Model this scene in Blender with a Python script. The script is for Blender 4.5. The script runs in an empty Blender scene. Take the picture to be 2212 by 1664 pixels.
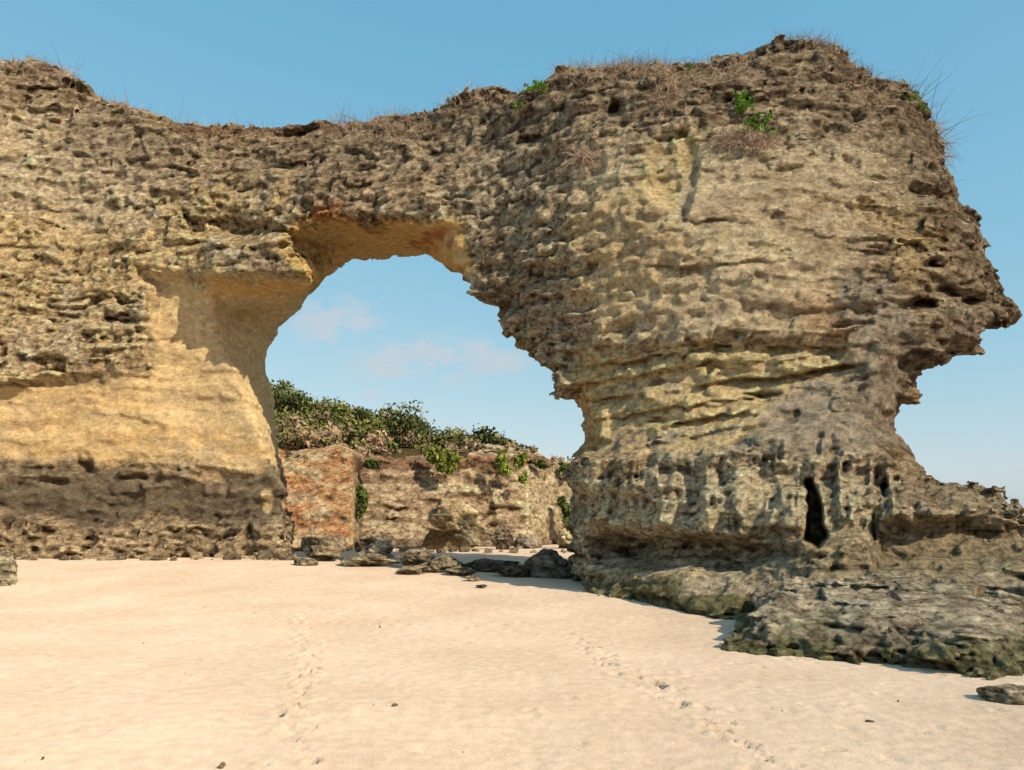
import bpy, math, time
import numpy as np
from mathutils import Vector
T0=time.time()
rng=np.random.default_rng(7)
# ---------------- camera model ----------------
F=1671.0; CX=1106.0; CY=832.0; TH=math.radians(9.8); EYE=2.1
CT,ST=math.cos(TH),math.sin(TH)
def ray(u,v):
    b=(CY-v)/F
    dy=CT-b*ST
    return (u-CX)/F/dy,(ST+b*CT)/dy
def pt(u,v,y):
    X,Z=ray(u,v); return (X*y,y,Z*y+EYE)
# ---------------- noise ----------------
TAB=(rng.random(64*64*64).astype(np.float32)*2-1)
def vn(x,y,z,k=0):
    xf=np.floor(x);yf=np.floor(y);zf=np.floor(z)
    fx=(x-xf).astype(np.float32);fy=(y-yf).astype(np.float32);fz=(z-zf).astype(np.float32)
    xi=xf.astype(np.int32);yi=yf.astype(np.int32);zi=zf.astype(np.int32)
    if k:
        fx=np.clip((fx-.5)*k+.5,0,1);fy=np.clip((fy-.5)*k+.5,0,1);fz=np.clip((fz-.5)*k+.5,0,1)
    fx=fx*fx*(3-2*fx);fy=fy*fy*(3-2*fy);fz=fz*fz*(3-2*fz)
    x0=(xi&63);x1=((xi+1)&63);y0=(yi&63)<<6;y1=((yi+1)&63)<<6;z0=(zi&63)<<12;z1=((zi+1)&63)<<12
    def g(a,b,c): return TAB[a+b+c]
    a=g(x0,y0,z0)*(1-fx)+g(x1,y0,z0)*fx
    b=g(x0,y1,z0)*(1-fx)+g(x1,y1,z0)*fx
    c=g(x0,y0,z1)*(1-fx)+g(x1,y0,z1)*fx
    d=g(x0,y1,z1)*(1-fx)+g(x1,y1,z1)*fx
    a=a*(1-fy)+b*fy; c=c*(1-fy)+d*fy
    return a*(1-fz)+c*fz
def vnr(x,y,z,s,o=0.0,sz=None,k=0):
    if sz is None: sz=s
    a=0.6+o*1.7; ca,sa=math.cos(a),math.sin(a)
    X=(ca*x-sa*y)/s+13.7*o+0.31*z/s; Y=(sa*x+ca*y)/s+7.1*o-0.17*z/s; Z=z/sz+3.3*o+0.23*(x+y)/s*0.5
    return vn(X,Y,Z,k)
def polysdf(u,v,P):
    d=np.full(u.shape,1e12,np.float32); ins=np.zeros(u.shape,bool)
    n=len(P)
    for i in range(n):
        ax,ay=P[i];bx,by=P[(i+1)%n]
        ex,ey=bx-ax,by-ay
        wx=u-ax;wy=v-ay
        t=np.clip((wx*ex+wy*ey)/(ex*ex+ey*ey+1e-9),0,1)
        dx=wx-ex*t;dy=wy-ey*t
        d=np.minimum(d,dx*dx+dy*dy)
        if ay!=by:
            c=((ay>v)!=(by>v))&(u<(bx-ax)*(v-ay)/(by-ay)+ax)
            ins^=c
    d=np.sqrt(d); d[ins]*=-1
    return d
def sst(a,b,x):
    t=np.clip((x-a)/(b-a),0,1); return t*t*(3-2*t)
def pm(u,v,P,soft):
    return sst(soft,-soft,polysdf(u,v,P))
def smax(a,b,k):
    h=np.clip(0.5+0.5*(a-b)/k,0,1); return b*(1-h)+a*h+k*h*(1-h)
def rbf(C,c=110.0):
    C=np.array(C,float); X=C[:,:2]
    D=np.sqrt(((X[:,None]-X[None])**2).sum(-1)+c*c)
    n=len(C); A=np.zeros((n+3,n+3)); A[:n,:n]=D+np.eye(n)*2
    A[:n,n]=1;A[:n,n+1]=X[:,0]/1000;A[:n,n+2]=X[:,1]/1000;A[n:,:n]=A[:n,n:].T
    w=np.linalg.solve(A,np.r_[C[:,2],0,0,0])
    def f(u,v):
        r=w[n]+w[n+1]*u/1000+w[n+2]*v/1000
        for i in range(n): r=r+w[i]*np.sqrt((u-X[i,0])**2+(v-X[i,1])**2+c*c)
        return r.astype(np.float32)
    return f
# ---------------- mesh helpers ----------------
def mkmesh(name,V,Q,col=None,smooth=True,mat=None,tris=False,alpha=None):
    k=3 if tris else 4
    me=bpy.data.meshes.new(name)
    V=np.ascontiguousarray(V,np.float32); Q=np.ascontiguousarray(Q,np.int32)
    me.vertices.add(len(V)); me.vertices.foreach_set('co',V.ravel())
    me.loops.add(len(Q)*k); me.loops.foreach_set('vertex_index',Q.ravel())
    me.polygons.add(len(Q)); me.polygons.foreach_set('loop_start',np.arange(len(Q),dtype=np.int32)*k)
    me.update(calc_edges=True); me.validate()
    me.polygons.foreach_set('use_smooth',np.full(len(me.polygons),smooth))
    if col is not None:
        a=me.attributes.new('col','FLOAT_COLOR','POINT')
        c=np.ones((len(V),4),np.float32); c[:,:3]=col
        if alpha is not None: c[:,3]=alpha
        a.data.foreach_set('color',c.ravel())
    ob=bpy.data.objects.new(name,me); bpy.context.scene.collection.objects.link(ob)
    if mat: me.materials.append(mat)
    return ob
def surfnets(G):
    s=G<0
    nx,ny,nz=G.shape
    cnt=np.zeros((nx-1,ny-1,nz-1),np.uint8)
    for i in(0,1):
        for j in(0,1):
            for k in(0,1): cnt+=s[i:nx-1+i,j:ny-1+j,k:nz-1+k]
    act=(cnt>0)&(cnt<8)
    I,J,K=np.nonzero(act); n=len(I)
    idx=np.full(act.shape,-1,np.int32); idx[I,J,K]=np.arange(n)
    P=np.zeros((n,3),np.float32); W=np.zeros(n,np.float32)
    for a in range(3):
        o=[0,1,2]; o.remove(a)
        for p in(0,1):
            for q in(0,1):
                d=[0,0,0]; d[o[0]]=p; d[o[1]]=q
                e=list(d); e[a]=1
                g0=G[I+d[0],J+d[1],K+d[2]]; g1=G[I+e[0],J+e[1],K+e[2]]
                m=(g0<0)!=(g1<0)
                t=np.where(m,g0/(g0-g1+1e-20),0)
                for c in range(3):
                    P[:,c]+=np.where(m,(t if c==a else d[c]),0)
                W+=m
    P/=W[:,None]
    P[:,0]+=I;P[:,1]+=J;P[:,2]+=K
    quads=[]
    for a in range(3):
        b=(a+1)%3;c=(a+2)%3
        sl0=[slice(None)]*3; sl1=[slice(None)]*3
        sl0[a]=slice(0,-1); sl1[a]=slice(1,None)
        ch=s[tuple(sl0)]!=s[tuple(sl1)]
        E=np.array(np.nonzero(ch))
        ok=(E[b]>0)&(E[b]<G.shape[b]-1)&(E[c]>0)&(E[c]<G.shape[c]-1)
        E=E[:,ok]
        st=s[E[0],E[1],E[2]]
        def cell(db,dc):
            X=E.copy();X[b]+=db;X[c]+=dc
            return idx[X[0],X[1],X[2]]
        q=np.stack([cell(-1,-1),cell(0,-1),cell(0,0),cell(-1,0)],1)
        q[~st]=q[~st][:,::-1]
        quads.append(q)
    Q=np.concatenate(quads)
    lab=np.arange(n)
    for it in range(60):
        m=lab[Q].min(1); new=lab.copy()
        for k in range(4): np.minimum.at(new,Q[:,k],m)
        np.minimum.at(new,lab,new)
        new=new[new]; new=new[new]
        if (new==lab).all(): break
        lab=new
    r,cn=np.unique(lab,return_counts=True)
    keepl=r[cn>0.02*n]; kv=np.isin(lab,keepl)
    Q=Q[kv[Q[:,0]]]
    ren=np.cumsum(kv)-1
    return P[kv],ren[Q]
def vnormals(V,Q):
    a=V[Q[:,2]]-V[Q[:,0]]; b=V[Q[:,3]]-V[Q[:,1]]
    n=np.cross(a,b); N=np.zeros_like(V)
    for k in range(4):
        for c in range(3): N[:,c]+=np.bincount(Q[:,k],n[:,c],len(V)).astype(np.float32)
    return N/(np.linalg.norm(N,axis=1,keepdims=True)+1e-9)
def hollow(V,Q,its):
    """mean-curvature style relief map: >0 in hollows, <0 on knobs (metres)"""
    n=len(V); w=sum(np.bincount(Q[:,k],minlength=n) for k in range(4)).astype(np.float32)+1e-6
    P=V.copy()
    for _ in range(its):
        c=(P[Q[:,0]]+P[Q[:,1]]+P[Q[:,2]]+P[Q[:,3]])/4
        S=np.zeros_like(P)
        for d in range(3):
            for k in range(4): S[:,d]+=np.bincount(Q[:,k],c[:,d],n)
        P=S/w[:,None]
    return ((P-V)*vnormals(P,Q)).sum(1)
def build(name,us,vs,qs,Yf,field,disp,band=1.1):
    U,Vv=np.meshgrid(us,vs,indexing='ij'); U=U.astype(np.float32);Vv=Vv.astype(np.float32)
    Y=Yf(U,Vv); X2,Z2=ray(U,Vv); X2=X2.astype(np.float32);Z2=Z2.astype(np.float32)
    q=qs.astype(np.float32)[None,None,:]
    G=field(U,Vv,q,Y)
    I,J,K=np.nonzero(np.abs(G)<band)
    for s0 in range(0,len(I),1500000):
        i,j,k=I[s0:s0+1500000],J[s0:s0+1500000],K[s0:s0+1500000]
        y=Y[i,j]+q[0,0,k]
        G[i,j,k]+=disp(X2[i,j]*y,y,Z2[i,j]*y+EYE,i,j,U[i,j],Vv[i,j])
    P,Q=surfnets(G)
    u=us[0]+P[:,0]*(us[1]-us[0]); v=vs[0]+P[:,1]*(vs[1]-vs[0]); qq=qs[0]+P[:,2]*(qs[1]-qs[0])
    y=Yf(u,v)+qq
    X,Z=ray(u,v)
    V=np.stack([X*y,y,Z*y+EYE],1).astype(np.float32)
    print(name,len(V),'verts',time.time()-T0)
    return V,Q,u.astype(np.float32),v.astype(np.float32),qq
def mixc(c,m,col):
    m=m[:,None]; return c*(1-m)+np.array(col,np.float32)*m
# ---------------- materials ----------------
def N(nt,t,**kw):
    n=nt.nodes.new(t)
    for k,v in kw.items(): setattr(n,k,v)
    return n
def newmat(name,diffuse=True):
    m=bpy.data.materials.new(name); m.use_nodes=True
    nt=m.node_tree; b=nt.nodes['Principled BSDF']
    if diffuse:
        out=nt.nodes['Material Output']; nt.nodes.remove(b)
        b=nt.nodes.new('ShaderNodeBsdfDiffuse'); nt.links.new(b.outputs[0],out.inputs[0])
        b.inputs['Roughness'].default_value=0.5
    return m,nt,b
def rockmat(name,sc=1.0,bump=0.12):
    m,nt,b=newmat(name); L=nt.links.new
    def Mt(op,*a):
        n=N(nt,'ShaderNodeMath',operation=op)
        for i,t in enumerate(a):
            if isinstance(t,(int,float)): n.inputs[i].default_value=t
            else: L(t,n.inputs[i])
        return n.outputs[0]
    at=N(nt,'ShaderNodeAttribute',attribute_name='col')
    tc=N(nt,'ShaderNodeTexCoord')
    mp=N(nt,'ShaderNodeMapping'); mp.inputs['Scale'].default_value=(sc,sc,sc*1.6); L(tc.outputs['Object'],mp.inputs['Vector'])
    n1=N(nt,'ShaderNodeTexNoise'); n1.inputs['Scale'].default_value=4.0; n1.inputs['Detail'].default_value=6; n1.inputs['Roughness'].default_value=0.88
    L(mp.outputs[0],n1.inputs['Vector'])
    vo=N(nt,'ShaderNodeTexVoronoi'); vo.inputs['Scale'].default_value=8; vo.feature='F1'
    w=N(nt,'ShaderNodeVectorMath',operation='ADD')
    L(n1.outputs['Fac'],w.inputs[0]); L(mp.outputs[0],w.inputs[1]); L(w.outputs[0],vo.inputs['Vector'])
    def mr(src,a,b_,c_,d_):
        r=N(nt,'ShaderNodeMapRange'); r.inputs['From Min'].default_value=a;r.inputs['From Max'].default_value=b_;r.inputs['To Min'].default_value=c_;r.inputs['To Max'].default_value=d_
        L(src,r.inputs['Value']); return r.outputs[0]
    r=mr(n1.outputs['Fac'],.37,.63,-.58,.5); r3=mr(vo.outputs['Distance'],.1,.7,.15,-.42)
    tot=Mt('ADD',r,r3)
    k=Mt('MULTIPLY_ADD',at.outputs['Alpha'],.8,.2)
    sc_=Mt('MULTIPLY_ADD',tot,k,1.0)
    sm=N(nt,'ShaderNodeVectorMath',operation='SCALE'); L(at.outputs['Color'],sm.inputs[0]);L(sc_,sm.inputs['Scale'])
    L(sm.outputs[0],b.inputs['Color'])
    h=Mt('MULTIPLY_ADD',vo.outputs['Distance'],-.35,n1.outputs['Fac'])
    bp=N(nt,'ShaderNodeBump'); bp.inputs['Strength'].default_value=1.0
    L(Mt('MULTIPLY',k,bump),bp.inputs['Distance'])
    L(h,bp.inputs['Height']); L(bp.outputs[0],b.inputs['Normal'])
    return m
rockM=rockmat('limestone',1.0,0.25)
rockFar=rockmat('limestone_far',0.6,0.35)

# ---------------- ARCH ----------------
O=[(-520,1460),(-520,90),(-350,120),(-200,150),(0,145),(75,143),(140,160),(180,190),(230,222),(290,240),(350,262),(420,275),(480,282),(560,275),(640,270),(720,272),(780,270),(850,255),(900,245),(960,222),(1000,205),(1040,198),(1080,195),(1130,200),(1180,190),(1210,155),(1250,150),(1300,152),(1380,140),(1440,137),(1500,138),(1560,130),(1620,125),(1650,108),(1690,97),(1740,103),(1790,108),(1810,135),(1850,160),(1900,190),(1960,200),(1990,235),(2020,280),(2045,330),(2060,380),(2080,440),(2105,470),(2120,520),(2142,570),(2156,610),(2166,640),(2200,675),(2190,702),(2138,716),(2122,758),(2104,778),(2062,772),(2035,800),(2005,812),(1998,835),(2014,862),(1997,888),(1972,890),(1970,930),(1990,975),(1998,1005),(2005,1030),(2080,1036),(2130,1056),(2165,1076),(2212,1100),(2300,1130),(2420,1180),(2520,1330),(2520,1460)]
RS=[(1025,598),(1060,630),(1092,665),(1088,695),(1118,715),(1140,750),(1176,780),(1208,810),(1220,835),(1256,840),(1272,890),(1282,950),(1260,985),(1254,1030),(1263,1060),(1268,1120),(1273,1200),(1276,1500)]
OF=[(640,1500),(622,1200),(608,1060),(580,1000),(530,910),(505,850),(470,770),(436,690),(445,616),(560,608),(665,606),(645,572),(612,545),(606,505),(650,478),(720,458),(800,468),(900,475),(975,490),(990,560)]+RS
OB=[(636,1500),(628,1200),(612,1060),(601,1000),(588,930),(584,850),(584,790),(621,715),(656,660),(688,612),(704,604),(750,574),(830,574),(850,562),(920,560),(960,582)]+RS
Yf=rbf([(-500,1200,27),(-500,300,28),(0,1205,30),(0,700,30),(0,200,31.5),(300,1200,30),(300,800,30),(300,300,31),(610,1200,30),(520,900,30),(450,620,29.6),(600,400,29),(800,380,27.6),(600,280,30.2),(800,280,28.6),(1000,450,25.6),(1000,230,27),(1060,620,24.3),(1200,840,22.6),(1200,500,22.6),(1200,200,24),
 (1245,1050,21.6),(1255,1270,21.2),(1500,1310,17.6),(1600,1340,16.6),(1500,1000,19.4),(1500,800,20.2),(1500,500,20.4),(1500,160,22.3),(1750,120,22.2),(1750,500,20.0),(1750,900,18.8),(1750,1050,17.8),(1800,1250,15.9),(2000,300,21.6),(2000,600,19.8),(2160,670,20.7),(1960,900,19.0),(2000,1060,17.2),(2100,1150,16.0),(2212,1260,14.6),(2212,1130,16.3),(2500,1200,15.2),(2500,1400,13.5),(2000,1300,14.8),(1600,1440,15.6),(1250,1440,20.5),(0,1440,29.5),(700,1440,29.5)])
du=4.0
us=np.arange(-480,2500,du); vs=np.arange(55,1440,du); qs=np.arange(-1.7,8.2,0.095)
def relief(U,V):
    w=12*vn(U/60,V/60,U*0+2.5)+6*vn(U/22,V/22,U*0+7.5)
    u=U+w; v=V+12*vn(U/55,V/40,U*0+9.5)
    r=np.zeros(U.shape,np.float32)
    band=pm(u,v,[(1225,760),(1500,752),(1800,735),(1860,800),(1700,850),(1560,935),(1500,965),(1230,965)],28)
    v2=V+0.12*(U-1250)+12*vn(U/120,V/60,U*0+3.5)+7*vn(U/24,V/25,U*0+5.5)
    r+=band*0.2
    for (a,h,amp) in [(785,22,.25),(822,16,.22),(858,26,.42),(905,18,.28),(940,22,.38),(975,14,.22)]:
        t=(v2-a)/h
        g=np.clip(vn(U/70,U*0+a*.31,U*0+8.2)*1.2+.8,.15,1.3)
        r+=g*band*amp*np.where(t<0,0,1)*sst(0,.25,t)*np.exp(-np.clip(t-.25,0,None)*1.3)
    v3=V+0.05*U+22*vn(U/150,V/90,U*0+13.5)+7*vn(U/26,V/30,U*0+15.5)
    for a in (350,452,548,655,735):
        t=(v3-a-90)/14
        g=np.clip(vn(U/90,U*0+a*.37,U*0+1.2)*1.7+.05,0,1)
        r+=g*.16*np.where(t<0,0,1)*sst(0,.3,t)*np.exp(-np.clip(t-.3,0,None)*1.2)*(sst(1150,1300,U)+sst(620,420,U))
    r+=0.5*pm(u,v,[(1940,780),(2100,770),(2020,830),(2005,1030),(1960,1000),(1900,900)],25)
    r-=0.45*pm(u,v,[(1230,985),(1500,965),(1700,930),(1850,900),(2000,1035),(2250,1110),(2250,1140),(1900,1120),(1600,1150),(1250,1140)],22)
    r+=0.9*pm(u,v,[(1270,1165),(1420,1150),(1600,1165),(1720,1190),(1600,1235),(1400,1225),(1290,1215)],18)
    r+=0.6*pm(u,v,[(1880,1150),(2050,1120),(2260,1150),(2260,1200),(2050,1215),(1900,1225)],22)
    r+=1.8*pm(U+5*vn(U/15,V/18,U*0+1.1),V,[(1742,1035),(1755,1035),(1772,1090),(1784,1160),(1764,1182),(1740,1165),(1748,1100)],5)
    for (a,b,w_,h,d) in [(1370,1185,40,20,1.0),(1910,1052,8,12,1.1),(1888,1140,7,34,.6),(1480,1175,25,12,.6),(1650,855,30,6,.6),(1420,905,22,6,.4),(185,1010,14,18,.5),(190,1170,14,18,.6),(540,1150,10,18,.6),(300,1030,30,6,.3),(120,1040,30,6,.25),(1150,300,30,10,.5),(1330,240,18,26,.6),(1215,190,30,12,.6),(260,690,30,8,.5),(1985,655,40,10,.9),(2060,630,30,12,.7),(2110,650,25,8,.7),(2010,570,26,8,.5)]:
        uu=U+.35*w_*vn(U/w_,V/h,U*0+a)*2; vv=V+.35*h*vn(U/w_,V/h,U*0+b)*2
        e=((uu-a)/w_)**2+((vv-b)/h)**2
        r+=d*np.exp(-e*1.1)
    r-=0.2*pm(u,v,[(1830,590),(1950,585),(1955,700),(1930,900),(1950,985),(1860,960),(1840,800)],60)
    r+=0.3*pm(u,v,[(1425,285),(1490,280),(1505,360),(1480,470),(1400,410),(1400,340)],12)
    # left wall
    r-=0.45*pm(u,v,[(-600,80),(300,200),(600,300),(900,300),(960,470),(640,470),(650,590),(440,600),(320,610),(330,790),(190,800),(0,850),(-600,850)],20)
    r-=0.45*pm(u,v,[(450,500),(600,520),(680,590),(600,606),(440,600)],18)
    r+=0.4*pm(u,v,[(310,600),(430,610),(520,700),(560,900),(430,960),(350,860),(330,760)],45)
    r-=0.4*pm(u,v,[(-600,1130),(0,1110),(200,1130),(620,1130),(660,1420),(-600,1420)],12)
    r+=0.08*pm(u,v,[(-600,1025),(620,1040),(620,1115),(-600,1112)],14)
    r+=0.6*pm(u,v,[(400,470),(580,480),(590,500),(540,515),(420,505)],12)
    r-=0.25*pm(u,v,[(1260,1245),(1600,1270),(1900,1240),(2300,1240),(2300,1440),(1260,1440)],20)
    lo=pm(u,v,[(1240,990),(1500,970),(1800,950),(2000,1040),(2250,1110),(2250,1150),(1800,1150),(1250,1140)],25)
    r+=lo*0.4*np.abs(vn(u/34,V/150,U*0+4.4))+lo*.22*np.abs(vn(u/13,V/60,U*0+6.4))
    return r.astype(np.float32)
Ug,Vg=np.meshgrid(us,vs,indexing='ij'); Ug=Ug.astype(np.float32);Vg=Vg.astype(np.float32)
REL=relief(Ug,Vg)
OS=polysdf(Ug,Vg,O); 
def smoothzone(u,v):
    a=pm(u,v,[(320,600),(430,590),(700,600),(620,1010),(-600,1010),(-600,860),(150,820),(330,800)],30)
    b=pm(u,v,[(600,480),(975,485),(1030,600),(700,610)],12)*.9
    c=pm(u,v,[(-600,1015),(620,1015),(620,1120),(-600,1120)],20)*0.7
    d=pm(u,v,[(1250,330),(1900,330),(1850,700),(1500,740),(1300,700)],80)*0.6
    e=pm(u,v,[(1225,760),(1500,752),(1800,735),(1960,600),(1960,980),(1230,965)],28)*.5
    f=pm(u,v,[(-600,230),(150,240),(330,330),(240,560),(-600,640)],60)*.35
    return np.clip(np.maximum(np.maximum(np.maximum(a,f),b),np.maximum(np.maximum(c,d),e)),0,1)
ROU=1-0.8*smoothzone(Ug,Vg)
TK=6.0
def fieldA(U,V,q,Y):
    sf=polysdf(U,V,OF)[:,:,None]; sb=polysdf(U,V,OB)[:,:,None]
    t=np.clip(q/TK,0,1).astype(np.float32)
    ppm=((1/F)*(Y[:,:,None]+q)).astype(np.float32)
    op=-(sf*(1-t)**1.2+sb*(1-(1-t)**1.2))*ppm
    a=OS[:,:,None]*ppm+0.10*np.maximum(q-2.0,0)**1.4+0.2
    del ppm
    g=smax(a,REL[:,:,None]-q,0.7); del a
    g=smax(g,op-0.1,0.35); del op
    g=smax(g,q-TK,1.2)
    return g.astype(np.float32)
def dispA(x,y,z,i,j,u,v):
    R=ROU[i,j]
    wx=0.3*vnr(x,y,z,1.7,5.1)+.1*vnr(x,y,z,.4,5.7); wz=0.25*vnr(x,y,z,1.5,6.3)+.06*vnr(x,y,z,.35,6.7)
    x=x+wx;z=z+wz
    d=0.32*vnr(x,y,z,4.2,0.3)*(.65+.35*R)+0.17*vnr(x,y,z,1.9,1.1)*(.55+.45*R)
    d-=R*0.21*(np.abs(vnr(x,y,z,1.1,1.7,0.95))-0.25)
    d+=(R+.1)*0.15*vnr(x,y,z,1.3,7.7,0.55,5)
    d+=(R+.12)*0.12*vnr(x,y,z,0.6,8.3,0.3,5)
    d+=(R+.1)*0.08*vnr(x,y,z,0.28,8.9,0.18,3)
    d-=R*0.11*(np.abs(vnr(x,y,z,0.48,2.2,0.4))-0.25)
    d-=R*0.10*(np.abs(vnr(x,y,z,0.24,2.9,0.2))-0.25)
    d+=(.3+.6*R)*0.09*vnr(x,y,z,3.0,4.4,0.28,4)
    return d.astype(np.float32)
V,Q,u,v,qq=build('arch',us,vs,qs,Yf,fieldA,dispA,1.0)
x,y,z=V.T
C1=(0.89,0.665,0.35);C2=(0.84,0.56,0.235);BR=(0.45,0.32,0.185);DK=(0.15,0.108,0.07);GY=(0.63,0.49,0.315);RU=(0.66,0.27,0.09);LG=(0.85,0.69,0.45)
n1=vnr(x,y,z,2.4,.7);n2=vnr(x,y,z,.9,1.9);n3=vnr(x,y,z,.35,2.7,.25);n4=vnr(x,y,z,3.0,3.9,.45);n5=vnr(x,y,z,.18,3.1,.13)
nn=0.4*n1+0.3*n2+0.35*n3+.2*n5
wu=u+34*n2+14*n3+20*n1; wv=v+26*vnr(x,y,z,1.2,8.1)+14*vnr(x,y,z,.4,9.2)
c=np.tile(np.array(GY,np.float32),(len(V),1))
c=mixc(c,sst(0.0,0.3,nn),BR); c=mixc(c,sst(-0.1,-0.35,nn),LG)
c=mixc(c,0.75*sst(0.2,0.4,n3*.6+n5*.4+n4*.3),DK)
def paint(P,col,soft=22,k=1.0,mod=None):
    global c
    m=pm(wu,wv,P,soft)*k
    if mod is not None: m=m*mod
    c=mixc(c,m,col)
paint([(-600,60),(250,180),(620,280),(640,470),(420,620),(300,830),(-600,850)],C1,40,0.8,sst(-0.25,0.1,n2*.5+n1*.4+n3*.35))
paint([(-600,200),(200,220),(440,340),(300,480),(-600,420)],(0.88,0.72,0.49),40,0.7,sst(-0.15,0.12,n3+n2*.3))
paint([(1340,280),(2050,330),(1800,700),(1500,740),(1230,720),(1100,480)],LG,60,0.8,sst(-0.2,0.15,n2*.4+n3*.5+n5*.3+.08))
paint([(1300,280),(1850,330),(1800,700),(1500,740),(1280,720)],(0.89,0.73,0.46),60,0.75,sst(-0.05,0.2,n4*.5+n2*.4+n5*.3+n1*.2))
paint([(1200,420),(1420,380),(1500,560),(1350,760),(1240,740)],(0.84,0.62,0.32),50,0.65,sst(-0.05,0.2,n1*.5+n2*.4+n3*.3))
paint([(1880,420),(2060,450),(2100,600),(1950,600)],(0.84,0.62,0.32),40,0.65,sst(-0.05,0.2,n1*.4+n2*.4+n3*.4))
# cream zones
paint([(320,600),(430,580),(720,600),(640,1020),(200,1005),(-600,995),(-600,850),(150,815),(330,800)],C1,18,0.97)
paint([(-600,850),(200,830),(420,900),(600,880),(640,1010),(-600,1000)],C2,45,0.65,sst(-.3,.3,n4+n1*.5))
paint([(-600,860),(200,850),(600,920),(640,1010),(-600,1000)],(0.60,.43,.24),45,0.5,sst(.05,.4,n4*.6+n3*.5))
paint([(330,620),(600,640),(620,1010),(-600,1000),(-600,860)],(0.66,.50,.32),30,0.35,sst(.1,.4,n2*.6+n3*.6))
paint([(590,500),(650,475),(980,470),(1040,600),(700,625),(440,640),(440,606),(655,604)],(0.88,0.57,0.23),8,0.95)
paint([(690,450),(780,462),(850,480),(720,484),(680,480)],RU,12,0.7)
paint([(915,500),(950,500),(950,560),(925,555)],(0.5,0.16,0.07),8,0.7)
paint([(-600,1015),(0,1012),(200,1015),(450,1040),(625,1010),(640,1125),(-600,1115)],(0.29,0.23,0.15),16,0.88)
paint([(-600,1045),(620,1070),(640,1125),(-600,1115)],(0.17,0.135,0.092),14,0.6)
paint([(560,1075),(600,1080),(600,1110),(560,1105)],C1,5,1)
paint([(-600,1125),(640,1130),(680,1400),(-600,1400)],(0.66,0.50,0.30),14,0.9)
paint([(-600,1125),(640,1130),(680,1400),(-600,1400)],DK,14,0.4,sst(0.1,.35,nn))
# pier ochres
paint([(1425,275),(1492,278),(1505,350),(1482,475),(1395,415),(1400,340)],(0.89,0.69,0.36),10,0.95,sst(-.6,-.1,n2+n3))
paint([(1220,770),(1500,752),(1790,732),(1850,790),(1680,850),(1600,930),(1500,975),(1250,975),(1240,860)],(0.89,0.68,0.36),16,0.95,sst(-.5,-.05,n2*.5+n3*.4+n4*.3))
paint([(1240,760),(1300,775),(1320,900),(1262,900)],C2,20,0.5)
paint([(1940,800),(2030,800),(2010,1030),(1960,1040),(1930,900)],(0.84,0.60,0.28),16,0.85)
paint([(1240,985),(1500,970),(1750,960),(2000,1035),(2260,1110),(2260,1160),(1900,1140),(1600,1160),(1250,1150)],(0.88,0.73,0.46),22,0.85,sst(-.3,0.1,n2*.4+n3*.6+n4*.3))
paint([(1700,640),(1840,600),(1830,780),(1740,760)],(0.66,0.46,0.26),25,0.7)
paint([(2080,600),(2200,640),(2170,690),(2080,690)],(0.76,0.59,0.38),14,0.7)
paint([(1835,590),(1955,580),(1960,780),(1930,960),(1700,985),(1520,985),(1640,900),(1820,790)],(0.50,0.425,0.315),22,0.8)
paint([(1255,1160),(1600,1150),(2260,1150),(2260,1240),(1700,1250),(1290,1235)],(0.54,0.44,0.26),20,0.7)
paint([(1255,1235),(1600,1240),(2260,1225),(2260,1440),(1255,1440)],(0.74,0.63,0.43),20,0.8,sst(-.4,.1,n2+n3*.5))
moss=sst(0.75,0.3,z+0.3*n2+.3*n3)*sst(1200,1300,u)
c=mixc(c,0.75*moss,(0.12,0.13,0.033))
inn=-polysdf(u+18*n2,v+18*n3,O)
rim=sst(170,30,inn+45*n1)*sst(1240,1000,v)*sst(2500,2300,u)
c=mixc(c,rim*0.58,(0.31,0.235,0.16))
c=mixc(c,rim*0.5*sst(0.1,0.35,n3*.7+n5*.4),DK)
c=mixc(c,rim*0.5*sst(-0.1,-0.35,n3*.7+n5*.4),(.66,.53,.36))
c=mixc(c,.6*sst(8,2,polysdf(u,v,[(385,268),(460,280),(560,276),(760,268),(760,274),(640,279),(480,290),(385,282)])),(0.20,0.09,0.05))
c=mixc(c,sst(1000,1060,u)*sst(1290,1150,u)*sst(540,600,v)*sst(850,780,v)*0.35,(0.32,0.25,0.165))  # pier's left-facing flank: its shade painted into the colour
# shade painted into hollows and highlights onto knobs, for crisper relief
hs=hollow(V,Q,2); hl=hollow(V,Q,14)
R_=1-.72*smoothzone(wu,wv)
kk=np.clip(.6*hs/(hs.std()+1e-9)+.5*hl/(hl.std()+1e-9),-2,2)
def relief_shade(c,kk,R_):  # multiplies cavity shade and knob highlights into the vertex colour
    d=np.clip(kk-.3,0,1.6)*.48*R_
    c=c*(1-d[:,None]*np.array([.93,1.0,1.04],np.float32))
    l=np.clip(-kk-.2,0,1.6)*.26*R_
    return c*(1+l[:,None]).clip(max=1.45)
c=relief_shade(c,kk,R_).clip(.02,.9)
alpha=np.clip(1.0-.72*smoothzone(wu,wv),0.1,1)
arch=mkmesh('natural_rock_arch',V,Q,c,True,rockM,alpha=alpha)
AN=vnormals(V,Q); AV,Au,Av=V,u,v
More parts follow.
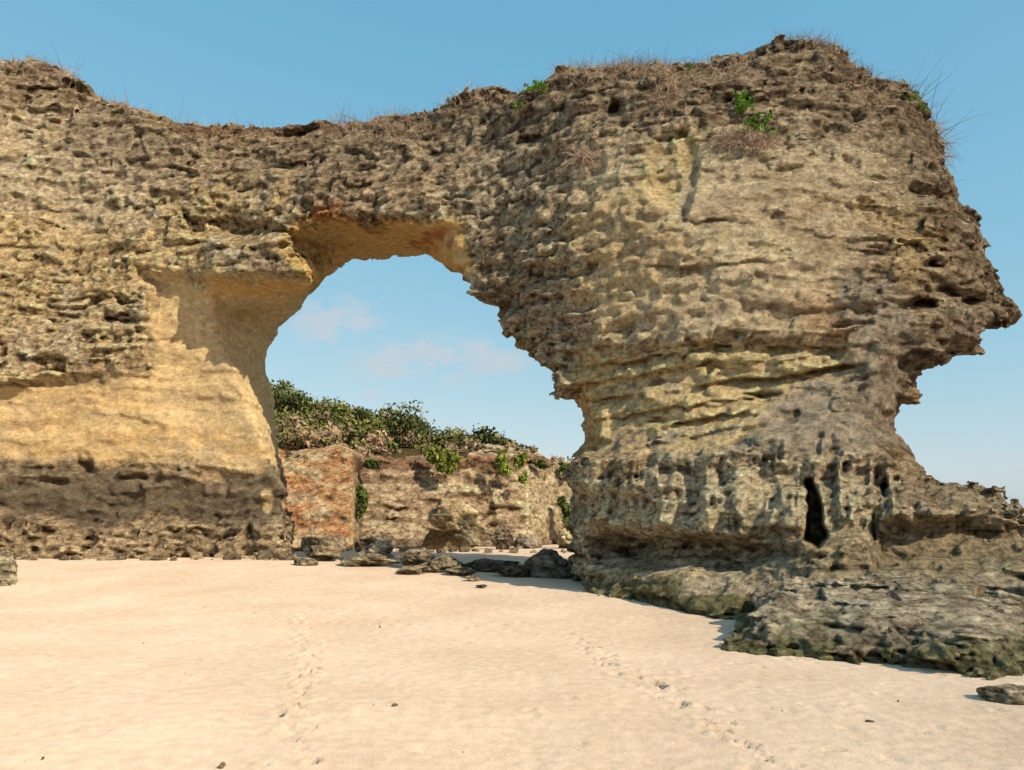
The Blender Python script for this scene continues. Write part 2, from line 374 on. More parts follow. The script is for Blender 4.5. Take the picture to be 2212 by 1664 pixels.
# ---------------- low front rock ----------------
LR=[(1580,1395),(1600,1352),(1640,1325),(1648,1290),(1690,1268),(1780,1262),(1860,1250),(1950,1250),(2040,1262),(2120,1290),(2212,1320),(2400,1330),(2600,1400),(2600,1500),(2300,1475),(2185,1467),(2120,1462),(2000,1445),(1900,1435),(1800,1425),(1700,1420),(1620,1412)]
Yl=rbf([(1580,1400,13.1),(1700,1420,12.4),(1900,1435,11.9),(2180,1465,11.0),(2500,1490,10.4),(1650,1340,13.4),(1700,1280,14.3),(1900,1260,14.6),(1900,1340,12.6),(2100,1350,12.0),(2212,1330,12.8),(2100,1290,13.6),(2500,1360,12.5),(1800,1520,11.6),(2200,1540,10.6)],80)
us2=np.arange(1540,2640,3.6);vs2=np.arange(1215,1530,3.6);qs2=np.arange(-1.2,4,0.04)
def fieldL(U,V,q,Y):
    s=polysdf(U,V,LR)[:,:,None]*(1/F)*(Y[:,:,None]+q)
    g=smax(s-0.03,-q,0.3); g=smax(g,q-2.8,0.5); return g.astype(np.float32)
def dispL(x,y,z,i,j,u,v):
    d=0.12*vnr(x,y,z,1.5,0.3)-0.18*(np.abs(vnr(x,y,z,.7,1.7,.5))-.25)+0.13*vnr(x,y,z,.6,7.2,.33,5)+.07*vnr(x,y,z,.25,7.9,.15,4)-0.11*(np.abs(vnr(x,y,z,.25,2.2,.2))-.25)+0.04*vnr(x,y,z,.11,3.3,.09)
    return d.astype(np.float32)
V,Q,u,v,qq=build('low',us2,vs2,qs2,Yl,fieldL,dispL,0.6)
x,y,z=V.T
n2=vnr(x,y,z,.9,1.9);n3=vnr(x,y,z,.3,2.7,.2);n5=vnr(x,y,z,.12,3.1,.09)
c=np.tile(np.array((0.66,0.56,0.395),np.float32),(len(V),1))
c=mixc(c,.85*sst(0,.35,n2*.5+n3*.5+n5*.3),(0.34,0.275,0.19)); c=mixc(c,.7*sst(0,-.35,n2*.4+n3*.5+n5*.3),(0.87,0.76,0.55))
c=mixc(c,.75*sst(.5,.12,z+.2*n2+.25*n3),(0.12,0.135,0.034))
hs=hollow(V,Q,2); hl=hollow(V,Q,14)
c=relief_shade(c,np.clip(.6*hs/hs.std()+.6*hl/hl.std(),-2,2),1.0).clip(.02,.9)  # same painted cavity shade on the low rock
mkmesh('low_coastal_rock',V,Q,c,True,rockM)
# ---------------- background cliff ----------------
BC=[(200,1400),(200,900),(450,930),(560,960),(620,983),(700,968),(735,962),(762,975),(800,998),(850,1003),(930,990),(990,975),(1060,965),(1150,985),(1180,1000),(1220,1008),(1270,1012),(1700,1020),(1700,1400)]
def Yb(U,V): return (np.interp(U,[200,615,762,778,1000,1140,1200,1280,1700],[42,45.5,46.3,49.0,52,54,57.5,61,78])+ (1180-V)*0.006).astype(np.float32)
us3=np.arange(220,1680,3.6);vs3=np.arange(900,1260,3.6);qs3=np.arange(-2.5,6,0.2)
def fieldB(U,V,q,Y):
    s=polysdf(U,V,BC)[:,:,None]*(1/F)*(Y[:,:,None]+q)
    rr=0.3*pm(U,V,[(765,1000),(1250,1010),(1250,1060),(765,1050)],12)+0.6*pm(U,V,[(920,1080),(1060,1070),(1070,1180),(900,1180)],15)
    g=smax(s,rr[:,:,None]-q,0.6); return smax(g,q-5.5,.5).astype(np.float32)
def dispB(x,y,z,i,j,u,v):
    k=1-0.6*(u<765)
    d=0.5*vnr(x,y,z,5,0.3)*k-k*0.25*(np.abs(vnr(x,y,z,2.0,1.7,1.2))-.25)+k*.28*vnr(x,y,z,2.6,7.2,1.0,3)+k*.22*vnr(x,y,z,1.1,7.9,.6,3)+0.12*vnr(x,y,z,.4,3.3,.3)
    d+=0.14*k*vnr(x,y,z,4,5.3,.45,3)
    return d.astype(np.float32)
V,Q,u,v,qq=build('back',us3,vs3,qs3,Yb,fieldB,dispB,1.8)
x,y,z=V.T
n1=vnr(x,y,z,4,.9);n2=vnr(x,y,z,1.6,1.9);n3=vnr(x,y,z,.7,2.7,.4);n4=vnr(x,y,z,6,2.2,.6);n5=vnr(x,y,z,.4,2.9,.25)
c=np.tile(np.array((0.75,0.56,0.36),np.float32),(len(V),1))
c=mixc(c,.65*sst(0,.35,n1*.4+n2*.4+n4*.3+n5*.3),(0.50,0.37,0.25))
c=mixc(c,.7*sst(0,-.35,n4*.6+n3*.5),(0.88,0.71,0.45))
c=mixc(c,.6*sst(.15,.4,n3*.6+n5*.5),(0.30,0.21,0.14))
m=pm(u+8*n2,v+8*n3,[(500,950),(765,950),(768,1200),(500,1200)],4)
c=mixc(c,m*.85,(0.84,0.49,0.24)); c=mixc(c,m*.6*sst(0,.3,n1*.5+n2*.7),(0.80,0.36,0.17)); c=mixc(c,m*.8*sst(0,-.3,n1*.5+n3*.7),(0.88,0.70,0.46)); c=mixc(c,m*.4*sst(.15,.4,n3*.6+n5*.5),(0.5,.28,.17))
c=mixc(c,.7*pm(u+10*n2,v+6*n3,[(765,985),(1200,985),(1200,1005),(765,1018)],5),(0.30,0.14,0.085))
c=mixc(c,.7*sst(.9,.3,z+.4*n2)*(u>765),(0.27,0.215,0.15))
c=mixc(c,.75*pm(u+14*n2,v,[(1110,1010),(1215,1015),(1205,1160),(1130,1160)],14),(0.88,0.71,0.43))
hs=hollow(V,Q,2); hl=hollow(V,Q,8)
c=relief_shade(c,np.clip(.55*hs/hs.std()+.6*hl/hl.std(),-2,2),.7).clip(.02,.9)  # painted cavity shade on the cliff, weaker
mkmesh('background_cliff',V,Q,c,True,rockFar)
# ---------------- ground ----------------
def gh(x,y):
    l=sst(4,-8,x)
    h=0.62*sst(13,30,y)*l+0.22*sst(14,22,y)*(1-l)
    h=h-0.35*sst(31,40,y)*l
    return h
xs=np.r_[-900,-500,-300,-200,-140,-100,-80,-65,np.arange(-55,-14,.5),np.arange(-14,14,.045),np.arange(14,50,.5),50,60,75]
ys=np.r_[-120,-60,-30,-15,-8,-3,0,np.arange(1.5,6,.3),np.arange(6,20,.04),np.arange(20,36,.12),np.arange(36,72,.5),75,90,120,200,400,900]
GX,GY_=np.meshgrid(xs,ys,indexing='ij')
H=gh(GX,GY_)
zz=np.zeros_like(GX)
H+=0.03*vn(GX/3,GY_/3,zz+1.5)+0.02*vn(GX/.9,GY_/.8,zz+4.5)
near=sst(34,16,GY_)
patch=np.clip(vn(GX/1.7,GY_/2.2,zz+6.6)*1.5+.3,0,1)
H+=near*(0.009*vn(GX/.25,GY_/.35,zz+5.5)+patch*0.06*np.maximum(0,vn(GX/.22,GY_/.26,zz+8.5)-.4)-patch*.09*np.maximum(0,vn(GX/.18,GY_/.22,zz+11.5)-.42))
def gp(u,v):
    X,Z=ray(u,v); y=-EYE/Z
    for _ in range(6): y=(gh(np.array(X*y),np.array(y))-EYE)/Z; y=float(y)
    return X*y,y
tracks=[[(655,1330),(672,1450),(625,1530),(590,1610),(560,1660)],[(640,1340),(655,1430),(640,1560),(640,1655)],[(1250,1390),(1350,1450),(1480,1520),(1570,1590),(1690,1664)],[(1230,1360),(1330,1440),(1440,1500),(1600,1600),(1640,1664)],[(150,1290),(400,1300),(520,1330)],[(430,1310),(660,1345),(900,1350)]]
fp=[]
for tr in tracks:
    W=[gp(*p) for p in tr]
    for a,b in zip(W[:-1],W[1:]):
        L=math.hypot(b[0]-a[0],b[1]-a[1]); n=max(1,int(L/.24))
        for k in range(n):
            if rng.random()<.12: continue
            t=(k+.5)/n; s=0.10*(1 if k%2 else -1)
            fp.append((a[0]+(b[0]-a[0])*t+s+rng.normal()*.08,a[1]+(b[1]-a[1])*t+rng.normal()*.09,math.atan2(b[1]-a[1],b[0]-a[0])+rng.normal()*.4,rng.uniform(1.5,3.2)))
for k in range(330): fp.append((rng.uniform(-9,7),rng.uniform(6.5,22),rng.uniform(0,6),rng.uniform(.3,1.5)))
for (fx,fy,fa,s) in fp:
    i0,i1=np.searchsorted(xs,[fx-.4,fx+.4]);j0,j1=np.searchsorted(ys,[fy-.4,fy+.4])
    X=GX[i0:i1,j0:j1]-fx;Y=GY_[i0:i1,j0:j1]-fy
    a=X*math.cos(fa)+Y*math.sin(fa);b=-X*math.sin(fa)+Y*math.cos(fa)
    a=a+.09*vn(X/.08,Y/.08,X*0+fx*9);b=b+.09*vn(X/.08,Y/.08,X*0+fy*9)
    e=(a/.10)**2+(b/.055)**2
    H[i0:i1,j0:j1]+=s*(-0.022*np.exp(-e*e)+0.010*np.exp(-(np.sqrt(e)-1.45)**2*6))
H-=2.5*sst(22,60,GX+0.0*GY_)+2.5*sst(-4,-60,GY_)
nX,nY=GX.shape
id_=np.arange(nX*nY).reshape(nX,nY)
Q=np.stack([id_[:-1,:-1],id_[1:,:-1],id_[1:,1:],id_[:-1,1:]],-1).reshape(-1,4)
sm,nt,b=newmat('beach_sand'); L=nt.links.new
tc=N(nt,'ShaderNodeTexCoord')
n1=N(nt,'ShaderNodeTexNoise');n1.inputs['Scale'].default_value=0.45;n1.inputs['Detail'].default_value=4;L(tc.outputs['Object'],n1.inputs['Vector'])
n2=N(nt,'ShaderNodeTexNoise');n2.inputs['Scale'].default_value=50;n2.inputs['Detail'].default_value=2;L(tc.outputs['Object'],n2.inputs['Vector'])
n3=N(nt,'ShaderNodeTexNoise');n3.inputs['Scale'].default_value=6;n3.inputs['Detail'].default_value=5;L(tc.outputs['Object'],n3.inputs['Vector'])
cr=N(nt,'ShaderNodeValToRGB');cr.color_ramp.elements[0].position=.41;cr.color_ramp.elements[0].color=(0.53,0.395,0.28,1);cr.color_ramp.elements[1].position=.59;cr.color_ramp.elements[1].color=(0.67,0.52,0.39,1)
mx=N(nt,'ShaderNodeMath',operation='MULTIPLY_ADD');mx.inputs[1].default_value=.3;L(n2.outputs['Fac'],mx.inputs[0])
m2=N(nt,'ShaderNodeMath',operation='MULTIPLY_ADD');m2.inputs[1].default_value=.35;L(n3.outputs['Fac'],m2.inputs[0])
m3=N(nt,'ShaderNodeMath',operation='MULTIPLY');m3.inputs[1].default_value=.35;L(n1.outputs['Fac'],m3.inputs[0]);L(m3.outputs[0],m2.inputs[2]);L(m2.outputs[0],mx.inputs[2])
L(mx.outputs[0],cr.inputs['Fac']);L(cr.outputs[0],b.inputs['Color'])
bp=N(nt,'ShaderNodeBump');bp.inputs['Distance'].default_value=.035;bp.inputs['Strength'].default_value=.8
ad=N(nt,'ShaderNodeMath',operation='MULTIPLY_ADD');ad.inputs[1].default_value=.2;L(n2.outputs['Fac'],ad.inputs[0]);L(n3.outputs['Fac'],ad.inputs[2]);L(ad.outputs[0],bp.inputs['Height']);L(bp.outputs[0],b.inputs['Normal'])
mkmesh('beach_sand',np.stack([GX,GY_,H],-1).reshape(-1,3),Q,None,True,sm)
# sea
wm,nt,b=newmat('sea_water',False); b.inputs['Base Color'].default_value=(0.02,0.10,0.13,1);b.inputs['Roughness'].default_value=.15
nz=N(nt,'ShaderNodeTexNoise');nz.inputs['Scale'].default_value=.6;nz.inputs['Detail'].default_value=4;tc=N(nt,'ShaderNodeTexCoord');nt.links.new(tc.outputs['Object'],nz.inputs['Vector'])
bp=N(nt,'ShaderNodeBump');bp.inputs['Distance'].default_value=.3;nt.links.new(nz.outputs['Fac'],bp.inputs['Height']);nt.links.new(bp.outputs[0],b.inputs['Normal'])
mkmesh('sea',[(-9000,-9000,-1.2),(9000,-9000,-1.2),(9000,9000,-1.2),(-9000,9000,-1.2)],[(0,1,2,3)],None,False,wm)
# ---------------- hill behind cliff ----------------
def clifftop(u): return np.interp(u,[200,450,620,735,800,930,1060,1150,1200,1700],[925,955,985,968,1000,992,970,988,1010,1020])
ht=lambda u:np.interp(u,[200,450,590,650,700,760,850,900,930,1000,1080,1110,1150,1250,1700],[800,830,862,880,900,918,925,935,955,958,958,970,985,1010,1018])
hu=np.arange(220,1690,12);hk=np.linspace(0,1,26)
V=[]
for a in hu:
    y0=float(Yb(np.array(a),np.array(980.)))+1.6
    for k in hk:
        vv=clifftop(a)+6+(ht(a)-clifftop(a)-6)*k**.8; yy=y0+k*26
        p=pt(a,vv,yy)
        V.append((p[0],p[1],p[2]+.5*float(vn(np.array(p[0]/3),np.array(p[1]/3),np.array(1.5)))))
nh=len(hk)
V=np.array(V); id_=np.arange(len(V)).reshape(len(hu),nh)
Q=np.stack([id_[:-1,:-1],id_[1:,:-1],id_[1:,1:],id_[:-1,1:]],-1).reshape(-1,4)
hn=vn(V[:,0]/2,V[:,1]/2,V[:,2]/2)
c=mixc(np.tile(np.array((0.24,0.115,0.07),np.float32),(len(V),1)),sst(-.2,.3,hn),(0.17,0.15,0.065))
hill=mkmesh('hill',V,Q,c,True,rockFar)
# ---------------- foliage ----------------
fm,nt,b=newmat('foliage'); at=N(nt,'ShaderNodeAttribute',attribute_name='col'); nt.links.new(at.outputs['Color'],b.inputs['Color'])
def leaves(name,clumps,size,mat=fm):
    VV=[];CC=[]
    for (cx,cy,cz,rx,ry,rz,n,col) in clumps:
        k=max(3,int(n/45)); d=rng.normal(size=(k,3)); d/=np.linalg.norm(d,axis=1,keepdims=True); d*=rng.uniform(.35,1,(k,1))
        sub=rng.integers(0,k,n)
        p=d[sub]*.8+rng.normal(size=(n,3))*.23
        P=np.array([cx,cy,cz])+p*np.array([rx,ry,rz])
        a=rng.normal(size=(n,3));a/=np.linalg.norm(a,axis=1,keepdims=True)
        bb=np.cross(a,rng.normal(size=(n,3)));bb/=np.linalg.norm(bb,axis=1,keepdims=True)
        s=size*rng.uniform(.5,1.3,(n,1))
        a=a*s;bb=bb*s*.55
        VV.append(np.stack([P-a,P+bb,P+a,P-bb],1).reshape(-1,3))
        sb=rng.uniform(.55,1.45,k)[sub][:,None]*rng.uniform(.75,1.25,(n,1))*np.array(col)
        CC.append(np.repeat(sb,4,0))
    VV=np.concatenate(VV);CC=np.concatenate(CC)
    return mkmesh(name,VV,np.arange(len(VV)).reshape(-1,4),CC,False,mat)
GR=[(0.15,0.165,0.055),(0.19,0.205,0.06),(0.09,0.11,0.04),(0.25,0.21,0.10),(0.36,0.26,0.17),(0.12,0.145,0.045),(0.32,0.25,0.16)]
cl=[]
for k in range(460):
    a=rng.uniform(480,1110) if k<400 else rng.uniform(230,1600); t=rng.uniform(0.03,1)**.8
    if 760<a<1110 and t<.25 and rng.random()<.6: continue
    y0=float(Yb(np.array(a),np.array(980.)))+1.6
    vv=clifftop(a)+6+(ht(a)-clifftop(a)-6)*t**.8; yy=y0+t*26
    p=pt(a,vv,yy); r=rng.uniform(.5,1.3)*(1.2 if a<900 else .75)
    gi=rng.integers(0,7)
    if t<.3 and rng.random()<.5: gi=[3,4,6][rng.integers(0,3)]
    cl.append((p[0],p[1],p[2]+r*.5,r*1.25,r*1.1,r*.85,int(150*r),GR[gi]))
for (a,vv,r) in [(610,862,1.6),(640,862,1.3),(690,883,1.3),(735,900,1.2),(780,906,1.1),(835,905,1.7),(868,900,1.5),(880,925,1.3),(950,950,1.2),(985,945,1.3),(1040,952,1.2),(1062,950,1.1)]:
    p=pt(a,vv,63); cl.append((p[0],p[1],p[2],r*1.5,r*1.2,r*.9,360,GR[rng.integers(0,3)]))
leaves('hillside_shrubs',cl,.19)
cl=[]
LGN=(0.24,0.28,0.06)
for (a,vv,w,h,y,n) in [(935,985,26,18,51.2,350),(965,990,32,22,51.0,600),(960,1010,22,16,50.8,250),(1080,995,18,22,52.6,350),(1085,1015,16,20,52.4,250),(1125,1000,16,26,53,300),(1132,1030,10,18,53,180),(780,1075,14,22,48.4,280),(785,1105,12,18,48.2,180),(1225,1110,16,20,56.5,350),(1240,1135,20,26,57,450),(1215,1085,12,16,56.5,180),(800,1000,30,8,49,200),(1225,1016,26,12,58.5,350),(1170,1003,22,10,56,220)]:
    p=pt(a,vv,y); s=y/F
    cl.append((p[0],p[1],p[2],w*s,.5,h*s,n,LGN if a>900 and a<1150 else (0.10,0.135,0.04)))
leaves('cliff_creeper_plant',cl,.17)
def surfpts(uc,vc,ru,rv,n):
    m=(np.abs(Au-uc)<ru)&(np.abs(Av-vc)<rv)&(AN[:,1]<0.35)
    I=np.nonzero(m)[0]
    if len(I)==0: return np.zeros((0,3)),I
    I=rng.choice(I,n); return AV[I],I
def plant(name,spots,size,col):
    cl=[]
    for (uc,vc,ru,rv,n) in spots:
        P,I=surfpts(uc,vc,ru,rv,max(3,n//30))
        for p,i in zip(P,I):
            q=p+AN[i]*.15
            cl.append((q[0],q[1],q[2],.22,.18,.2,30,col))
    return leaves(name,cl,size)
GRN=(0.16,0.28,0.045)
plant('green_rock_shrub',[(1165,200,22,14,360),(1125,232,28,12,320)],.08,GRN)
plant('green_rock_shrub',[(1605,225,16,20,300),(1635,275,34,14,460)],.08,GRN)
plant('green_rock_shrub',[(1970,225,22,18,240),(1500,158,14,12,120),(1555,145,14,8,90)],.07,(0.17,0.24,0.06))
# dry grass & twigs
gm,nt,b=newmat('dry_grass'); at=N(nt,'ShaderNodeAttribute',attribute_name='col'); nt.links.new(at.outputs['Color'],b.inputs['Color'])
def strands(name,P,Nn,length,width,droop,cols,up=.6,segs=4):
    n=len(P)
    d=Nn*.5+rng.normal(size=(n,3))*.55+np.array([0,0,up]); d/=np.linalg.norm(d,axis=1,keepdims=True)
    L=length*rng.uniform(.4,1.3,(n,1))
    side=np.cross(d,rng.normal(size=(n,3)));side/=np.linalg.norm(side,axis=1,keepdims=True)
    rows=[]; cur=P.copy()
    curl=rng.normal(size=(n,3))*.25
    for s in range(segs+1):
        w=width*(1-s/segs*.8)
        rows.append(cur-side*w);rows.append(cur+side*w)
        cur=cur+d*L/segs; d=d+np.array([0,0,-droop])/segs+curl/segs*1.5; d/=np.linalg.norm(d,axis=1,keepdims=True)
    R=np.stack(rows,1).reshape(-1,3); k=2*(segs+1)
    base=np.arange(n)*k
    Q=np.concatenate([np.stack([base+2*s,base+2*s+1,base+2*s+3,base+2*s+2],1) for s in range(segs)])
    C=np.array(cols)[rng.integers(0,len(cols),n)]*rng.uniform(.7,1.3,(n,1))
    return mkmesh(name,R,Q,np.repeat(C,k,0),False,gm)
DG=[(0.46,0.32,0.21),(0.34,0.23,0.15),(0.56,0.42,0.27),(0.24,0.17,0.11)]
os_=polysdf(Au,Av,O)
topm=(os_>-45)&(Av<420)&(AN[:,2]>.2)&(Au<2060)
wt=np.where(topm,np.clip(vnr(*AV.T,2.2,9.9)+.25,0,1)**1.5,0)
I=rng.choice(len(AV),7500,p=wt/wt.sum())
strands('dry_grass',AV[I],AN[I],.5,.008,1.3,DG)
PP=[];NN=[]
for (uc,vc,ru,rv,n) in [(90,165,60,18,500),(870,290,70,20,500),(1440,215,25,30,220),(1610,310,60,14,500),(1270,345,28,12,160),(1380,162,80,18,500),(1000,220,60,14,300),(740,278,30,14,200),(280,252,20,12,90),(2020,300,24,60,260),(1510,170,30,25,220),(1240,175,30,14,150)]:
    P,I=surfpts(uc,vc,ru,rv,n); PP.append(P);NN.append(AN[I])
strands('dried_creeper_twigs',np.concatenate(PP),np.concatenate(NN),.75,.010,1.8,[(0.48,0.34,0.26),(0.38,0.26,0.19),(0.56,0.43,0.32)],.35,5)
PP=[];NN=[]
for (uc,vc,ru,rv,n) in [(740,276,14,14,14),(285,248,20,14,10),(150,180,30,18,10),(1975,230,25,24,22),(2022,290,18,50,26),(400,282,30,12,8),(510,288,20,12,6),(800,276,30,14,10)]:
    P,I=surfpts(uc,vc,ru,rv,n); PP.append(P);NN.append(AN[I])
strands('bare_twigs',np.concatenate(PP),np.concatenate(NN),1.3,.010,.3,[(0.26,0.18,0.14)],.7,6)
# ---------------- boulders ----------------
def boulder(name,uc,vb,w,h,y,seed,col,dep=1.0):
    import bmesh
    bm=bmesh.new(); bmesh.ops.create_icosphere(bm,subdivisions=6 if w>1 else 5,radius=1)
    V=np.array([v.co for v in bm.verts],np.float32); T=np.array([[v.index for v in f.verts] for f in bm.faces]); bm.free()
    r2=np.random.default_rng(seed)
    for _ in range(11):
        d=r2.normal(size=3);d/=np.linalg.norm(d);k=r2.uniform(.45,.8)
        s=V@d-k; V-=np.outer(np.clip(s,0,None)*.97,d)
    ext=V.max(0)-V.min(0); V=(V-(V.max(0)+V.min(0))/2)/ext*2
    o=seed*3.7
    V=V*np.array([w/2*1.05,w/2*dep,h*.58])
    x,y_,z=(V+o).T; Nn=V/np.linalg.norm(V,axis=1,keepdims=True)
    s=min(w,h*1.5)
    d=.06*s*vnr(x,y_,z,.7*s,.3)-.05*s*(np.abs(vnr(x,y_,z,.35*s,1.3))-.25)+.09*s*vnr(x,y_,z,.45*s,2.3,.25*s,3)+.045*s*vnr(x,y_,z,.17*s,2.7,.1*s,3)+.02*s*vnr(x,y_,z,.06*s,3.3)
    V=V+Nn*d[:,None]
    X,Z=ray(uc,vb)
    cx=X*y; zg=float(gh(np.array(cx),np.array(y)))
    V=V+np.array([cx,y,zg+h*.42])
    nn=vnr(x,y_,z,.3*s,4.4)
    c=np.tile(np.array(col,np.float32),(len(V),1))
    c=mixc(c,.6*sst(0,.5,nn),np.array(col)*.45); c=mixc(c,.5*sst(0,-.5,nn),np.minimum(np.array(col)*1.5,.8))
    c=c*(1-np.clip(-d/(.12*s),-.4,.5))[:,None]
    return mkmesh(name,V,T,c,True,rockM,tris=True)
TB=(0.54,0.42,0.265);DB=(0.22,0.18,0.13)
def bpx(name,u0,u1,v0,v1,seed,col,dep=1.0,y=None):
    uc=(u0+u1)/2
    if y is None:
        X,Z=ray(uc,v1); y=-EYE/Z
        for _ in range(12): y=float((gh(np.array(X*y),np.array(y))-EYE)/Z*.5+y*.5)
        y=min(max(y,3),60)
    w=(u1-u0)*y/F; h=(v1-v0)*y/F
    return boulder(name,uc,v1,w,h,y+w*.3,seed,col,dep)
B='beach_boulder'
bpx(B,643,740,1160,1212,1,TB)
bpx(B,780,850,1172,1218,2,(0.58,0.48,0.34))
bpx(B,636,686,1207,1222,3,TB)
bpx(B,735,860,1203,1226,4,TB,.6)
bpx(B,866,935,1193,1232,5,TB)
bpx(B,858,925,1222,1242,6,TB)
bpx(B,905,1000,1206,1238,7,(0.38,.31,.2),.7)
bpx(B,962,1028,1228,1245,8,TB)
bpx(B,1005,1036,1246,1257,9,TB)
bpx(B,1028,1052,1264,1271,10,(0.28,.23,.14))
bpx(B,985,1120,1213,1238,11,DB,.5)
bpx(B,1060,1170,1222,1250,12,DB,.5)
bpx(B,1140,1245,1190,1252,13,(0.35,.3,.23),.8)
bpx(B,1225,1262,1210,1255,14,DB)
bpx(B,-60,32,1185,1268,15,(0.60,.5,.33),y=21.5)
bpx(B,2128,2290,1494,1524,16,(0.5,.42,.28),.7)
bpx(B,2040,2212,1238,1262,17,(0.58,.48,.33),.6,y=14.6)
bpx('background_boulder',905,1060,1068,1186,31,(0.84,.65,.38),.7,y=46)
bpx('background_boulder',1065,1110,1140,1190,22,(0.4,.31,.22),.9,y=48)
bpx('background_boulder',1205,1255,1165,1200,23,(0.68,.53,.32),.9,y=50)
bpx('background_boulder',780,850,1150,1186,24,(0.5,.38,.26),.9,y=46.5)
bpx('background_boulder',1110,1170,1165,1195,25,(0.48,.4,.29),.9,y=50)
def rubble(name,pts,seed,col):
    import bmesh
    bm=bmesh.new(); bmesh.ops.create_icosphere(bm,subdivisions=2,radius=1)
    S=np.array([v.co for v in bm.verts]);T=np.array([[v.index for v in f.verts] for f in bm.faces]);bm.free()
    r2=np.random.default_rng(seed);VV=[];TT=[];CC=[];o=0
    for (x,y,s) in pts:
        V=S.copy()
        for _ in range(7):
            d=r2.normal(size=3);d/=np.linalg.norm(d);q=V@d-r2.uniform(.5,.8);V=V-np.outer(np.clip(q,0,None),d)
        V=V*s*r2.uniform(.6,1.2,3)*np.array([1,1,.7]); a=r2.uniform(0,6)
        R=np.array([[math.cos(a),-math.sin(a),0],[math.sin(a),math.cos(a),0],[0,0,1]])
        V=V@R.T+np.array([x,y,float(gh(np.array(x),np.array(y)))+s*.2])
        VV.append(V);TT.append(T+o);o+=len(V);CC.append(np.tile(np.array(col)*r2.uniform(.5,1.3),(len(V),1)))
    return mkmesh(name,np.concatenate(VV),np.concatenate(TT),np.concatenate(CC),False,rockM,tris=True)
pts=[]
for k in range(60):
    uu=rng.uniform(-300,640); yy=29.2-rng.random()**2*.8; X,_=ray(uu,1205); pts.append((X*yy,yy,rng.uniform(.06,.3)))
for k in range(45):
    uu=rng.uniform(1260,1620); yy=np.interp(uu,[1255,1620],[20.8,16.4])-rng.random()**2*.5; X,_=ray(uu,1300); pts.append((X*yy,yy,rng.uniform(.03,.12)))
for k in range(60):
    uu=rng.uniform(620,1250); yy=rng.uniform(43,47); X,_=ray(uu,1190); pts.append((X*yy,yy,rng.uniform(.1,.4)))
rubble('rock_rubble',pts,5,(0.56,.44,.29))
pts=[]
for k in range(60):
    yy=6.3*(30/6.3)**rng.random(); pts.append((rng.uniform(-.7,.6)*yy,yy,rng.uniform(.004,.011)))
for (a,b_,s) in [(852,1526,.045),(1880,1561,.045),(93,1638,.018),(480,1655,.04),(866,1437,.02),(310,1391,.025),(820,1355,.03),(1940,1515,.02)]:
    p=gp(a,b_); pts.append((p[0],p[1],s))
rubble('beach_debris',pts,8,(0.40,.29,.16))
# ---------------- world ----------------
S=Vector((0.62,-0.55,0.58)).normalized()
el=math.asin(S.z); az=math.atan2(S.x,S.y)
w=bpy.data.worlds.new('World');bpy.context.scene.world=w;w.use_nodes=True
nt=w.node_tree;L=nt.links.new;bg=nt.nodes['Background'];bg.inputs['Strength'].default_value=.12
sky=N(nt,'ShaderNodeTexSky',sky_type='NISHITA');sky.sun_disc=False;sky.sun_elevation=el;sky.sun_rotation=az;sky.air_density=1.0;sky.dust_density=1.0;sky.ozone_density=1.2
def M(op,a,b=None,c=None):
    n=N(nt,'ShaderNodeMath',operation=op)
    for i,t in enumerate((a,b,c)):
        if t is None: continue
        if isinstance(t,(int,float)): n.inputs[i].default_value=t
        else: L(t,n.inputs[i])
    return n.outputs[0]
sr=N(nt,'ShaderNodeSeparateColor');L(sky.outputs[0],sr.inputs[0])
cc=N(nt,'ShaderNodeCombineColor')
L(M('MULTIPLY',M('POWER',sr.outputs[0],.85),1.45),cc.inputs[0])
L(M('MULTIPLY',M('POWER',sr.outputs[1],.42),3.0),cc.inputs[1])
L(M('MULTIPLY',M('POWER',sr.outputs[2],.25),4.2),cc.inputs[2])
tc=N(nt,'ShaderNodeTexCoord');sp=N(nt,'ShaderNodeSeparateXYZ');L(tc.outputs['Generated'],sp.inputs[0])
X=M('DIVIDE',sp.outputs[0],M('MAXIMUM',sp.outputs[1],.05));Z=M('DIVIDE',sp.outputs[2],M('MAXIMUM',sp.outputs[1],.05))
nz=N(nt,'ShaderNodeTexNoise');nz.inputs['Scale'].default_value=18;nz.inputs['Detail'].default_value=7;nz.inputs['Roughness'].default_value=.62
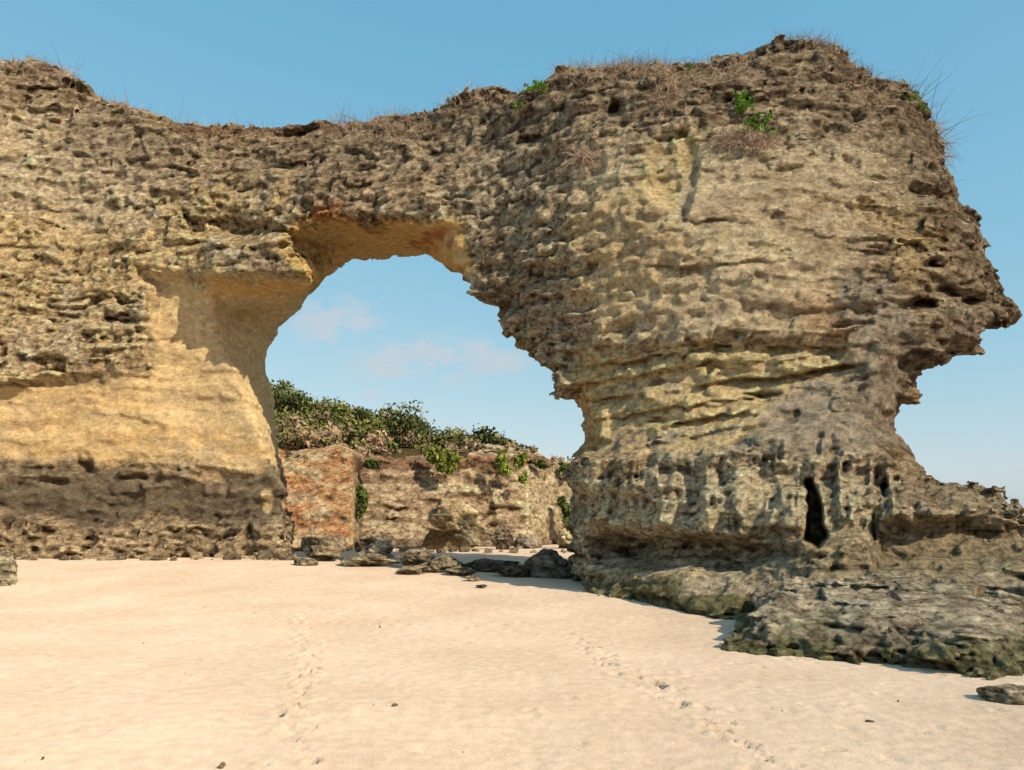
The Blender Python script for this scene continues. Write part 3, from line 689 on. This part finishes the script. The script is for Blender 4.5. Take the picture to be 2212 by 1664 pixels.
mp=N(nt,'ShaderNodeMapping');mp.inputs['Scale'].default_value=(1,1,1.7);L(tc.outputs['Generated'],mp.inputs[0]);L(mp.outputs[0],nz.inputs['Vector'])
tot=None
for (a,b_,ru,rv,k) in [(715,695,100,56,1.15),(920,772,200,56,1.2),(1060,780,90,40,1.0),(800,860,28,18,.95),(1005,890,34,18,.9),(930,915,70,18,.55),(2120,1000,200,50,.55),(-300,500,200,60,.7)]:
    cx,cz=ray(a,b_); rx=ru/F*1.1; rz=rv/F*1.1
    e=M('ADD',M('POWER',M('ABSOLUTE',M('DIVIDE',M('SUBTRACT',X,cx),rx)),2),M('POWER',M('ABSOLUTE',M('DIVIDE',M('SUBTRACT',Z,cz),rz)),2))
    g=M('MULTIPLY',M('EXPONENT',M('MULTIPLY',e,-1.0)),k)
    tot=g if tot is None else M('MAXIMUM',tot,g)
cm=N(nt,'ShaderNodeMapRange');cm.interpolation_type='SMOOTHSTEP';cm.inputs['From Min'].default_value=.08;cm.inputs['From Max'].default_value=.7;cm.inputs['To Max'].default_value=.8
L(M('MULTIPLY',tot,M('ADD',M('MULTIPLY',M('SUBTRACT',nz.outputs['Fac'],.5),2.6),.52)),cm.inputs['Value'])
mix=N(nt,'ShaderNodeMix',data_type='RGBA');L(cm.outputs[0],mix.inputs[0]);L(cc.outputs[0],mix.inputs[6]);mix.inputs[7].default_value=(4.8,5.3,5.8,1)
L(mix.outputs[2],bg.inputs['Color'])
sl=bpy.data.lights.new('sun','SUN');sl.energy=5.0;sl.angle=math.radians(.53);sl.color=(1,.88,.68)
so=bpy.data.objects.new('sun',sl);bpy.context.scene.collection.objects.link(so);so.rotation_euler=(-S).to_track_quat('-Z','Y').to_euler()
cd=bpy.data.cameras.new('camera');cd.sensor_width=36;cd.lens=36*F/2212;cd.clip_end=30000;cd.clip_start=.05
co=bpy.data.objects.new('camera',cd);co.location=(0,0,EYE);co.rotation_euler=(math.pi/2+TH,0,0);bpy.context.scene.collection.objects.link(co);bpy.context.scene.camera=co
sc=bpy.context.scene;sc.view_settings.view_transform='Standard';sc.view_settings.look='None';sc.view_settings.exposure=0
print('done',time.time()-T0)
